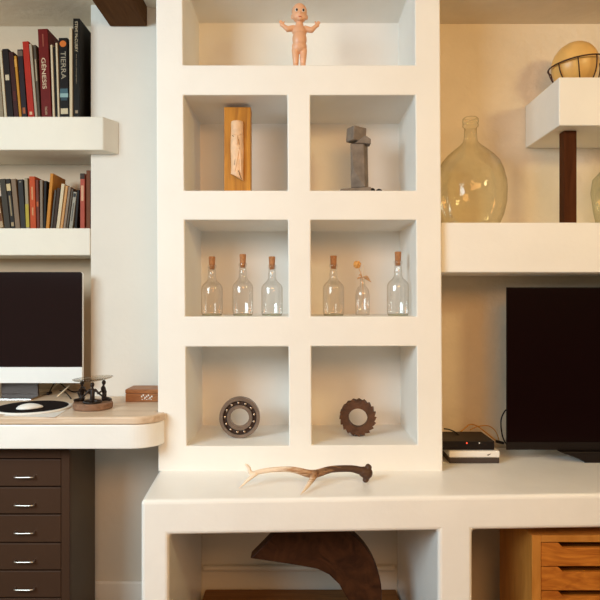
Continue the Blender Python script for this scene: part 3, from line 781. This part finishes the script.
yy = .17; ub = (D0+yy)/600
bc = Vector((X(573.8, yy), yy, ZBT+.086))
ball = obj('yellow_ball', ell(bmesh.new(), (0, 0, 0), (.077, .075, .083), u=32, v=20), ball_m, smooth=True)
ball.location = bc+Vector((.004, 0, .010)); ball.rotation_euler = (0, math.radians(35), 0)
tag(ball, 'yellow egg shaped ball resting in a dark wire basket on the box ledge', 'ball')
t = thing('wire_basket', 'dark wire half basket tilted around the yellow ball', 'basket', bc+Vector((.008, 0, .010)), (0, math.radians(-7), 0))
RR = .093
obj('rim', tube([(RR*math.cos(2*PI*i/48), RR*math.sin(2*PI*i/48), 0) for i in range(48)], .0026, 8, k=1, closed=True), wire_m, t, smooth=True)
for i in range(9):
    a = 2*PI*i/9+.15
    pt = [(RR*math.cos(a)*math.cos(q), RR*math.sin(a)*math.cos(q), -.1*math.sin(q)) for q in [PI/2*.62*j/6 for j in range(7)]]
    obj('rib', tube(pt, .0022, 6, k=2), wire_m, t, smooth=True)
q = PI/2*.62
obj('lower_ring', tube([(RR*math.cos(q)*math.cos(2*PI*i/40), RR*math.cos(q)*math.sin(2*PI*i/40), -.1*math.sin(q)) for i in range(40)], .0022, 6, k=1, closed=True), wire_m, t, smooth=True)

# ------------------------------------------------------------------ books
mcache = {}
def cm(c, rough=.5):
    c = tuple((x*.92*f)**1.1 for x, f in zip(c, (1, .92, .74))); k = c
    if k not in mcache: mcache[k] = mat('book_cover_%d' % len(mcache), c, rough, var=.08, vscale=20, spec=.12)
    return mcache[k]
def book(label, group, y, zs, b0, b1, t0, t1, top, depth, color, marks=(), rgroup=True, dz=0.0):
    # b0,b1 bottom pixel span of the spine; t0,t1 top span; top = pixel height of the top edge
    u = (D0+y)/600
    w = max(.004, ((b1-b0)+(t1-t0))/2*u*.97)
    xb, xt_ = X((b0+b1)/2, y), X((t0+t1)/2, y)
    ht = Z(top, y)-zs
    th = math.atan2(xt_-xb, ht)
    h = (ht-.5*w*abs(math.sin(th)))/math.cos(th)
    t = thing('book', label, 'book', (xb+0, y, zs+w/2*abs(math.sin(th))+.0004), (0, th, 0), group)
    tkk = min(.0018, w*.2)
    bm = bmesh.new()
    pts = [(-w/2, depth), (-w/2, .002), (-w/2+.001, 0), (w/2-.001, 0), (w/2, .002), (w/2, depth), (w/2-tkk, depth), (w/2-tkk, tkk+.001), (-w/2+tkk, tkk+.001), (-w/2+tkk, depth)]
    prism(pts, 'z', 0, h, bm)
    cov = obj('cover', bm, cm(color), t)
    obj('pages', B(-w/2+tkk+.0001, w/2-tkk-.0001, tkk+.0012, depth-.003, .002, h-.003), page_m, t)
    for mk in marks:
        if mk[0] == 'text':
            _, s_, f0, f1, frac, colr = mk
            me = fit(text_mesh(s_, .02), (f1-f0)*h, w*frac)
            o = link('spine_title', me, cm(colr), t)
            o.rotation_euler = Matrix(((0, 1, 0), (0, 0, -1), (-1, 0, 0))).to_euler()
            o.location = (0, -.0006, h*(1-(f0+f1)/2)); tag(o, 'spine lettering')
        elif mk[0] == 'disc':
            _, f, rad, colr = mk
            M = Matrix.Translation((0, -.0006, h*(1-f))) @ Matrix.Rotation(PI/2, 4, 'X')
            o = obj('spine_picture', lathe([(0, -.0005), (rad*w, -.0005), (rad*w, .0005), (0, .0005)], 24, None, M), cm(colr), t)
        else:
            _, f0, f1, frac, colr = mk
            o = obj('spine_label', B(-w/2*frac, w/2*frac, -.0006, .0005, h*(1-f1), h*(1-f0)), cm(colr), t)
    return t
G1 = 'books on the upper left shelf'; G2 = 'small books on the lower left shelf'
yu = .262; zu = ZSU
BK = (.012, .010, .010); 
WH = (.62, .57, .50)
U = [
 ('grey hardback cut by the left photo edge on the upper shelf', -4, 3.5, -9, -1, 50, .16, (.30, .26, .22), ()),
 ('thin off-white book leaning left beside the cut grey hardback on the upper shelf', 4, 7, -1, 1.5, 50, .15, (.60, .56, .50), ()),
 ('black book with a pale label halfway up its spine on the upper shelf', 7.3, 13.6, 1.8, 8.2, 49, .17, (.02, .013, .012), (('label', .38, .46, .6, (.6, .55, .48)),)),
 ('dark maroon book left of the thin yellow one on the upper shelf', 13.8, 19, 8.4, 13.3, 52, .16, (.055, .016, .014), (('label', .6, .75, .5, (.10, .02, .02)),)),
 ('thin yellow book on the upper shelf', 19.2, 21.6, 13.6, 16.5, 56, .15, (.50, .27, .045), (('label', .05, .18, .9, (.62, .36, .10)),)),
 ('dark purple book with grey top, right of the thin yellow one', 21.8, 27.2, 17, 22.3, 49.5, .16, (.030, .020, .030), (('label', .02, .10, 1, (.16, .12, .11)), ('label', .86, .95, .5, (.35, .12, .06)))),
 ('bright red book leaning left on the upper shelf', 27.6, 34.8, 22.4, 28.2, 41.5, .15, (.42, .035, .02), (('label', .93, .97, .4, (.7, .5, .4)),)),
 ('thin light grey book right of the bright red one', 35, 37.6, 28.8, 31.6, 44, .15, (.42, .39, .37), ()),
 ('thin dark grey book left of the tall maroon book', 37.8, 40.4, 33, 35.8, 45, .15, (.10, .085, .075), (('label', .2, .5, .5, (.40, .35, .3)),)),
 ('tall maroon book titled in large white capitals on the upper shelf', 41, 52.2, 37.8, 47.2, 29, .14, (.16, .014, .012), (('text', 'G\u00c9NESIS', .33, .68, .50, (.75, .68, .60)), ('text', 'TASCHEN', .88, .975, .22, (.6, .5, .42)), ('label', .06, .2, .12, (.32, .10, .08)))),
 ('thin white book directly right of the tall maroon book', 52.6, 55, 50, 52.4, 45, .15, WH, ()),
 ('thin black book between two thin white books on the upper shelf', 55.2, 57.4, 52.8, 55, 47, .15, BK, ()),
 ('thin white book directly left of the black book with the orange disc', 57.6, 59.7, 55.2, 57.4, 43, .15, WH, ()),
 ('black book with orange disc and blue picture on its spine', 60, 69, 58.2, 67.6, 38, .14, (.014, .010, .010), (('disc', .075, .36, (.62, .20, .05)), ('text', 'TIERRA', .17, .52, .55, (.42, .40, .38)), ('label', .64, .70, .85, (.08, .16, .24)), ('label', .70, .75, .9, (.30, .48, .60)), ('label', .75, .79, .7, (.05, .09, .14)), ('label', .89, .96, .8, (.62, .58, .5)))),
 ('thin white book directly left of the tallest black book', 69.4, 72.6, 69, 72.2, 28, .14, WH, ()),
 ('tallest black book with dark photo cover at the right end of the upper shelf', 73.2, 80, 73.0, 79.6, 18.6, .16, (.016, .013, .011), (('text', 'STEVE McCURRY', .03, .34, .42, (.60, .55, .48)), ('text', 'the iconic photographs', .36, .66, .2, (.34, .30, .26)), ('label', .93, .96, .4, (.35, .3, .26)))),
]
for (l, b0, b1, t0, t1, top, dep, c, mk) in U: book(l, G1, yu, zu, b0, b1, t0, t1, top, dep, c, mk)
yl = .326; zlw = ZSL
Lw = [
 ('white and brown book cut by the left photo edge on the lower shelf', -4, 3.8, -9, -2, 196, .12, (.45, .36, .28), (('label', .55, .8, .9, (.16, .06, .03)),)),
 ('dark grey-green book second from the left edge on the lower shelf', 4.4, 10.6, -1, 5, 179, .14, (.065, .055, .045), ()),
 ('black book with a cream block on its spine on the lower shelf', 11, 15, 5.2, 10, 179, .14, (.03, .022, .018), (('label', .10, .24, .9, (.62, .53, .38)), ('label', .34, .75, .35, (.30, .25, .18)), ('label', .88, .96, .6, (.4, .33, .24)))),
 ('taupe book leaning left on the lower shelf', 15.4, 20, 10.4, 15.8, 179, .14, (.24, .18, .145), ()),
 ('thick charcoal book leaning left on the lower shelf', 20.8, 25.8, 17.2, 22.8, 179.5, .14, (.040, .036, .040), (('label', .04, .06, .4, (.3, .28, .26)),)),
 ('grey book with a yellow lower half on its spine', 26.2, 29.4, 24, 27.6, 178, .13, (.34, .31, .27), (('label', .52, .98, .98, (.46, .40, .07)),)),
 ('orange-red book with pale lettering on the lower shelf', 30, 36.4, 29, 34.6, 176.5, .14, (.50, .09, .018), (('label', .2, .45, .25, (.62, .34, .2)), ('label', .6, .75, .25, (.62, .34, .2)))),
 ('brown-red book right of the orange-red one on the lower shelf', 36.8, 39.6, 35.2, 38.4, 180, .13, (.16, .045, .028), (('label', .45, .55, .6, (.5, .15, .06)),)),
 ('narrow grey book left of a black one on the lower shelf', 40, 42.8, 39.6, 42.6, 180, .13, (.26, .22, .20), ()),
 ('black book directly left of the tall amber one', 43.2, 45.6, 44, 46.8, 181, .13, (.018, .013, .012), ()),
 ('tall amber book leaning right on the lower shelf', 45.8, 48.9, 50.0, 53.6, 173.5, .118, (.55, .26, .045), ()),
 ('thin slate book leaning right against the tall amber one', 50.4, 52.4, 54.4, 56.4, 190, .11, (.10, .095, .10), ()),
 ('dark brown book between thin slate and white books', 52.8, 55.6, 57.0, 60.4, 188, .11, (.06, .035, .022), ()),
 ('white book leaning right on the lower shelf', 56, 59.4, 61.2, 64.8, 184, .115, (.66, .60, .52), ()),
 ('cream and orange book leaning right beside the white one', 60, 62.6, 65.4, 68, 186, .115, (.60, .36, .18), ()),
 ('grey-taupe book leaning right on the lower shelf', 63, 65.6, 68.4, 71, 187, .115, (.27, .22, .20), ()),
 ('thin dark grey book leaning right beside the grey-taupe one', 66, 68, 71.4, 73.2, 189, .115, (.13, .11, .10), ()),
 ('pale blue-grey book with a dark block near its top', 68.6, 72.6, 73.4, 76.8, 192, .115, (.36, .36, .37), (('label', .04, .14, .7, (.05, .05, .06)), ('label', .3, .8, .3, (.15, .15, .16)))),
 ('black book leaning right beside the pink-red one', 74.2, 76.8, 77.2, 79.4, 190, .115, (.020, .015, .016), ()),
 ('pink-red book with a pale picture on its spine on the lower shelf', 80, 84.6, 80, 84.8, 173.5, .12, (.44, .11, .085), (('label', 0, .10, 1, (.06, .04, .035)), ('label', .22, .50, .55, (.66, .42, .33)))),
 ('brown book at the right end of the lower shelf', 86.2, 90.3, 86.0, 90.3, 170.5, .13, (.19, .070, .032), ()),
]
for (l, b0, b1, t0, t1, top, dep, c, mk) in Lw: book(l, G2, yl, zlw, b0, b1, t0, t1, top, dep, c, mk)
